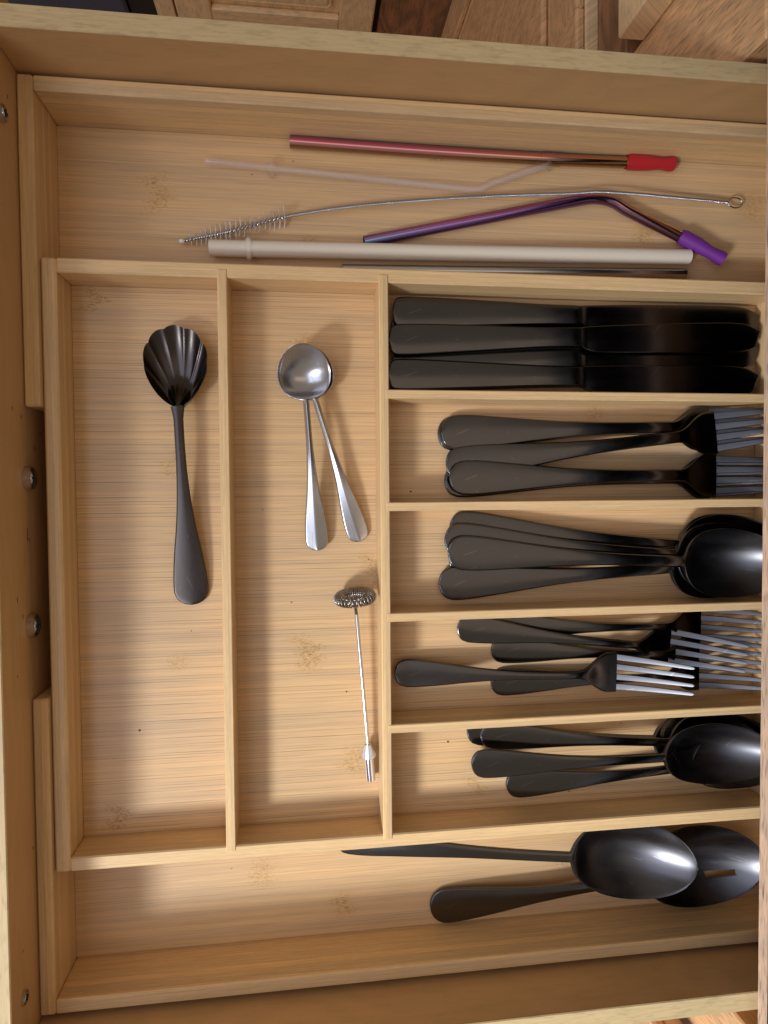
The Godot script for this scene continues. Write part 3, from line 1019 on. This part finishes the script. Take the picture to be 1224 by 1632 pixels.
func cabinets() -> void:
	var X := 0.383
	var so := Vector2(0.45, 0.30)
	var o := thing("base_cabinet", "oak base cabinet with dark counter that the open drawer slides out of", "cabinet", Vector3(X, -0.80, 0.16))
	var at := o.position
	var fr := func(called: String, y0: float, y1: float, za: float, zb: float, grain: int, m: Material, xa := X, xb := X + 0.02) -> MeshInstance3D:
		return bx(called, Vector3(xa, y0, za) - at, Vector3(xb, y1, zb) - at, 0.0012, grain, m, o, so)
	fr.call("rail", 0.078, 0.092, -0.62, 1.0, 2, M.oak_rail)
	fr.call("stile", -0.80, 0.0778, -0.20, -0.115, 1, M.oak)
	fr.call("stile", -0.80, 0.0778, 0.4325, 0.475, 1, M.oak)
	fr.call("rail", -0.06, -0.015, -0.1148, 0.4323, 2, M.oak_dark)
	fr.call("rail", -0.112, -0.066, -0.62, -0.2002, 2, M.oak_dark, X - 0.004)  # rail lies in shade; the shade is put into its darker oak
	bx("counter_edge", Vector3(X - 0.0055, 0.0924, -0.62) - at, Vector3(X + 0.05, 0.1276, 1.0) - at, 0.001, 2, M.counter, o)
	bx("countertop", Vector3(X - 0.030, 0.128, -0.62) - at, Vector3(X + 0.60, 0.200, 1.0) - at, 0.002, 2, M.counter, o)
	bx("side_board", Vector3(X + 0.0205, -0.8, -0.135) - at, Vector3(X + 0.55, 0.125, -0.120) - at, 0.001, 0, M.inside, o)
	bx("side_board", Vector3(X + 0.0205, -0.8, 0.4375) - at, Vector3(X + 0.55, 0.125, 0.4525) - at, 0.001, 0, M.inside, o)
	bx("back_board", Vector3(X + 0.55, -0.8, -0.135) - at, Vector3(X + 0.56, 0.125, 0.4525) - at, 0.001, 0, M.inside, o)
	bx("shelf", Vector3(X + 0.0205, -0.05, -0.1198) - at, Vector3(X + 0.55, -0.03, 0.4373) - at, 0.001, 0, M.inside, o)
	# the neighbour's drawer front and doors, proud of the frame
	fr.call("drawer_front", -0.047, 0.070, -0.60, -0.197, 2, M.oak_pale, X - 0.020, X - 0.0005)
	for e in 2:
		var za := -0.60 if e == 0 else 0.480
		var zb := -0.212 if e == 0 else 0.92
		var d := fr.call("door", -0.72, -0.118 if e == 0 else 0.07, za, zb, 1, M.oak_pale, X - 0.012, X - 0.0005) as MeshInstance3D
		var top := -0.118 if e == 0 else 0.07
		for st in [[za, za + 0.06], [zb - 0.06, zb]]:
			bx("stile", Vector3(X - 0.020, -0.72, st[0]) - at, Vector3(X - 0.0122, top, st[1]) - at, 0.002, 1, M.oak, d, so)
		for rl in [[-0.72, -0.66], [top - 0.06, top]]:
			bx("rail", Vector3(X - 0.020, rl[0], za + 0.0602) - at, Vector3(X - 0.0122, rl[1], zb - 0.0602) - at, 0.002, 2, M.oak, d, so)
		bx("raised_panel", Vector3(X - 0.0185, -0.64, za + 0.08) - at, Vector3(X - 0.0122, top - 0.08, zb - 0.08) - at, 0.004, 1, M.oak, d, so)

	# the run at a right angle, across the corner
	var Z := -0.60
	o = thing("corner_cabinet", "oak cabinet with raised panel door beyond the drawer's top side", "cabinet", Vector3(0.1, -0.80, Z))
	at = o.position
	bx("carcass", Vector3(-0.075, -0.76, Z - 0.5) - at, Vector3(X, 0.12, Z - 0.022) - at, 0.001, 1, M.inside, o)
	bx("filler", Vector3(0.262, -0.76, Z - 0.0218) - at, Vector3(X, 0.12, Z - 0.012) - at, 0.001, 1, M.oak_dark, o, so)
	bx("stile", Vector3(-0.075, -0.76, Z - 0.0218) - at, Vector3(-0.048, 0.12, Z - 0.004) - at, 0.001, 1, M.oak_pale, o, so)
	var door := bx("door", Vector3(-0.044, -0.66, Z - 0.0216) - at, Vector3(0.252, 0.05, Z - 0.010) - at, 0.001, 1, M.oak_pale, o, so)
	for st in [[-0.044, 0.008], [0.200, 0.252]]:
		bx("stile", Vector3(st[0], -0.66, Z - 0.0098) - at, Vector3(st[1], 0.05, Z) - at, 0.002, 1, M.oak_pale, door, so)
	bx("rail", Vector3(0.0082, -0.66, Z - 0.0098) - at, Vector3(0.1998, -0.615, Z) - at, 0.002, 0, M.oak_pale, door, so)
	bx("raised_panel", Vector3(0.022, -0.600, Z - 0.0098) - at, Vector3(0.186, 0.0, Z - 0.003) - at, 0.006, 1, M.oak_pale, door, so)

	o = thing("dishwasher", "grey steel appliance front left of the raised panel door", "appliance", Vector3(-0.4, -0.80, Z))
	at = o.position
	bx("door", Vector3(-0.70, -0.74, Z - 0.5) - at, Vector3(-0.118, 0.12, Z - 0.004) - at, 0.004, 1, M.blue_grey, o)
	bx("side_trim", Vector3(-0.116, -0.76, Z - 0.5) - at, Vector3(-0.0765, 0.12, Z - 0.012) - at, 0.001, 1, M.inside, o)

	var fl := MB.new()
	fl.box(Vector3(-2.5, -0.83, -2.5), Vector3(2.5, -0.80, 2.5), 0.001, 0, Vector2(0.9, 0.9))
	var f := part("floor", fl.mesh(), M.oak_dark, self)
	f.set_meta("kind", "structure")

func area(called: String, at: Vector3, aim: Vector3, size: Vector2, c: Color, e: float) -> void:
	var l := AreaLight3D.new()
	l.name = called
	l.area_size = size
	l.light_color = c
	l.light_energy = e
	l.area_range = 8.0
	l.shadow_enabled = true
	add_child(l)
	l.look_at_from_position(at, aim)

func _ready() -> void:
	rng.seed = 77
	# camera, surroundings, lamps
	var cam := Camera3D.new()
	cam.name = "camera"
	var right := Vector3(0.99221777, 0.12423055, 0.00840589)
	var down := Vector3(-0.01227229, 0.03039043, 0.99946276)
	var into := Vector3(0.12390835, -0.99178788, 0.03167851)
	cam.transform = Transform3D(Basis(right, -down, -into), Vector3(0.13547, 0.40236, 0.12487))
	cam.fov = 76.62
	cam.near = 0.01
	cam.far = 20.0
	add_child(cam)
	cam.current = true
	var env := Environment.new()
	env.background_mode = Environment.BG_COLOR
	env.background_color = Color(0.61, 0.56, 0.50)
	env.background_energy_multiplier = 1.0
	env.tonemap_mode = Environment.TONE_MAPPER_LINEAR
	env.tonemap_exposure = 0.97
	env.sdfgi_enabled = true
	env.ssao_enabled = true
	env.ssil_enabled = true
	var we := WorldEnvironment.new()
	we.name = "surroundings"
	we.environment = env
	add_child(we)
	area("window_light", Vector3(-1.05, 1.73, 0.50), Vector3(0.3, 0.0, 0.27), Vector2(2.0, 1.6), Color(0.82, 0.88, 1.0), 2.0)
	area("warm_fill", Vector3(0.78, 2.10, 0.20), Vector3(0.779, 0.0, 0.20), Vector2(0.85, 1.8), Color(1.0, 0.90, 0.82), 0.22)  # added overhead fill; only gives the cutlery handles a warm reflection
	var spot := SpotLight3D.new()
	spot.name = "side_lamp"
	spot.light_color = Color(0.94, 0.97, 1.0)
	spot.light_energy = 4.8
	spot.light_size = 0.17
	spot.spot_range = 8.0
	spot.spot_attenuation = 2.0
	spot.spot_angle = 16.0
	spot.spot_angle_attenuation = 1.0
	spot.shadow_enabled = true
	add_child(spot)
	spot.look_at_from_position(Vector3(-0.95, 1.25, 1.10), Vector3(0.345, 0.0, 0.40))

	materials()
	M.blue_grey = plain(Color(0.38, 0.42, 0.50), 0.35, 0.6)
	M.front = mat(marked_front(), 0.5)
	cabinets()
	drawer()
	wing("bamboo side tray slid out at the top, holding the straws", -0.0919, 0.0788, true, M.floor_top)
	wing("bamboo side tray slid out at the bottom, holding two serving spoons", 0.2336, 0.4060, false, M.floor_low)
	tray()
	cutlery()
	straws()
	frother()
	crumbs()

# a scatter of dark crumbs on the tray floors
func crumbs() -> void:
	var mb := MB.new()
	for q in [Vector3(0.238, FM, 0.273), Vector3(0.2405, FM, 0.2735), Vector3(0.174, FM, 0.1655), Vector3(0.112, FM, 0.135), Vector3(0.128, FM, 0.19), Vector3(0.30, FM, 0.315), Vector3(0.222, FM, 0.279), Vector3(0.16, FM, 0.245), Vector3(0.108, FW, -0.062), Vector3(0.132, FW, -0.071), Vector3(0.07, FM, 0.205), Vector3(0.04, FM, 0.262), Vector3(0.20, FM, 0.125), Vector3(0.26, FW, -0.045), Vector3(0.21, FW, 0.40), Vector3(0.09, FW, 0.352)]:
		var r := rng.randf_range(0.00025, 0.0006)
		var d := Vector3(rng.randf_range(-1, 1), 0.2, rng.randf_range(-1, 1)).normalized() * r
		mb.tube(PackedVector3Array([q - d + Vector3(0, r * 0.6, 0), q + Vector3(0, r * 0.6, 0), q + d + Vector3(0, r * 0.6, 0)]), PackedFloat32Array([r * 0.5, r * 0.8, r * 0.4]), 6)
	var o := MeshInstance3D.new()
	o.name = "crumbs"
	o.mesh = mb.mesh()
	o.material_override = plain(Color(0.30, 0.20, 0.12), 0.9)
	add_child(o)
	o.set_meta("kind", "stuff")
	o.set_meta("label", "a few dark crumbs scattered over the bamboo tray floors")
	o.set_meta("category", "crumbs")

func cutlery() -> void:
	var g := "black table knives in the top compartment"
	utensil("table_knife", "table_knife", "black table knife lying at the bottom of the knife pile", "knife", g, Vector3(0.188, FM, 0.030), -0.5, 0)
	utensil("steak_knife", "serrated_knife", "black serrated knife lying the other way round under the knife pile", "knife", g, Vector3(0.4215, FM, 0.0570), 180.8, 0)
	utensil("table_knife", "table_knife", "topmost black table knife, along the tray's top wall", "knife", g, Vector3(0.1888, FM + 0.0045, 0.0200), -0.4, 0)
	utensil("table_knife", "table_knife", "slim visible black knife between the two wide handles lowest in the pile", "knife", g, Vector3(0.1885, FM + 0.0046, 0.0500), -2.7, 0)
	utensil("table_knife", "table_knife", "black table knife with broad rounded handle end, second from the top wall", "knife", g, Vector3(0.1858, FM + 0.0092, 0.0374), -2.0, 0)
	utensil("table_knife", "table_knife", "lowest black table knife, against the first cross divider", "knife", g, Vector3(0.1853, FM + 0.0088, 0.0572), -0.2, 0)

	g = "black dinner forks below the knives"
	utensil("dinner_fork", "dinner_fork", "black dinner fork hidden under the topmost dinner fork, its end peeking out", "fork", g, Vector3(0.2165, FM, 0.0905), -1.2, 0)
	utensil("dinner_fork", "dinner_fork", "black dinner fork under the lower dinner fork, only its edge showing", "fork", g, Vector3(0.2205, FM, 0.1185), -0.2, 0)
	utensil("dinner_fork", "dinner_fork", "topmost black dinner fork, nearest the knives", "fork", g, Vector3(0.2180, FM + 0.0028, 0.0900), -1.2, 0)
	utensil("dinner_fork", "dinner_fork", "slanting black dinner fork crossing between two straight ones", "fork", g, Vector3(0.2208, FM + 0.0030, 0.1095), -6.6, 1.4)
	utensil("dinner_fork", "dinner_fork", "lower black dinner fork with rounded handle lying over the slanting one", "fork", g, Vector3(0.2222, FM + 0.0062, 0.1172), -0.3, -0.8)

	g = "black dinner spoons in the middle compartment"
	utensil("dinner_spoon", "dinner_spoon", "black dinner spoon at the top of its fan, handle end under the divider", "spoon", g, Vector3(0.2235, FM, 0.1465), 5.2, 0)
	utensil("dinner_spoon", "dinner_spoon", "black dinner spoon whose thin handle edge shows under the centre one", "spoon", g, Vector3(0.2230, FM + 0.0010, 0.1680), -2.0, 0.2)
	utensil("dinner_spoon", "dinner_spoon", "lowest black dinner spoon handle of the fan, longest to the left", "spoon", g, Vector3(0.2162, FM + 0.0020, 0.1812), -3.2, 0.3)
	utensil("dinner_spoon", "dinner_spoon", "second black dinner spoon of the fan, reddish handle end", "spoon", g, Vector3(0.2195, FM + 0.0040, 0.1535), 4.6, 0.3)
	utensil("dinner_spoon", "dinner_spoon", "black dinner spoon lying uppermost in the fan, bowl shining", "spoon", g, Vector3(0.2205, FM + 0.0085, 0.1612), 3.0, 0.8)

	g = "small black forks scattered in the fourth compartment"
	utensil("salad_fork", "small_fork", "small black fork partly under the divider, at the top of its compartment", "fork", g, Vector3(0.2500, FM, 0.2090), 0.6, 0)
	utensil("salad_fork", "small_fork", "small black fork with scratched handle, tines over its neighbours", "fork", g, Vector3(0.2275, FM + 0.0022, 0.2078), 6.6, 0.8)
	utensil("salad_fork", "small_fork", "small black fork with short visible handle above the uppermost fork", "fork", g, Vector3(0.2492, FM, 0.2225), 2.8, 0)
	utensil("salad_fork", "small_fork", "small black fork, lowest in its compartment", "fork", g, Vector3(0.2490, FM, 0.2432), -0.7, 0)
	utensil("salad_fork", "small_fork", "small black fork lying on top, whole, with bright tines", "fork", g, Vector3(0.1885, FM + 0.0040, 0.2335), 1.3, 2.6)

	g = "black dessert spoons in the fifth compartment"
	utensil("dessert_spoon", "dessert_spoon", "black dessert spoon peeking out leftmost under the divider", "spoon", g, Vector3(0.2338, FM, 0.2722), 4.3, 0)
	utensil("dessert_spoon", "dessert_spoon", "lowest black dessert spoon with its bowl under the big one", "spoon", g, Vector3(0.2585, FM, 0.3078), -4.2, 0)
	utensil("dessert_spoon", "dessert_spoon", "black dessert spoon handle next below the divider, over the leftmost one", "spoon", g, Vector3(0.2415, FM + 0.0030, 0.2738), 3.6, 0.3)
	utensil("dessert_spoon", "dessert_spoon", "topmost black dessert spoon, whole bowl showing with a bright rim", "spoon", g, Vector3(0.2338, FM + 0.0100, 0.2888), -0.6, 0.5)

	utensil("slotted_spoon", "slotted_spoon", "black slotted serving spoon lying under the other serving spoon", "spoon", "black serving spoons", Vector3(0.2115, FW, 0.3862), -5.8, 0)
	utensil("serving_spoon", "serving_spoon", "black round serving spoon close against the tray's lower wall", "spoon", "black serving spoons", Vector3(0.1540, FW + 0.0006, 0.3388), 4.8, 3.4, -3.0)

	utensil("shell_spoon", "shell_spoon", "black sugar spoon with a scalloped shell bowl, alone in the left compartment", "spoon", "", Vector3(0.0712, FM, 0.1895), -92.2, 0)
	utensil("sugar_spoon", "round_spoon", "small silver spoon slanting to the right, bowl under the other", "spoon", "small silver spoons", Vector3(0.1692, FM, 0.1545), -107.5, 0)
	utensil("sugar_spoon", "round_spoon", "small silver spoon with round shining bowl on top", "spoon", "small silver spoons", Vector3(0.1437, FM + 0.0026, 0.1593), -93.8, 0)
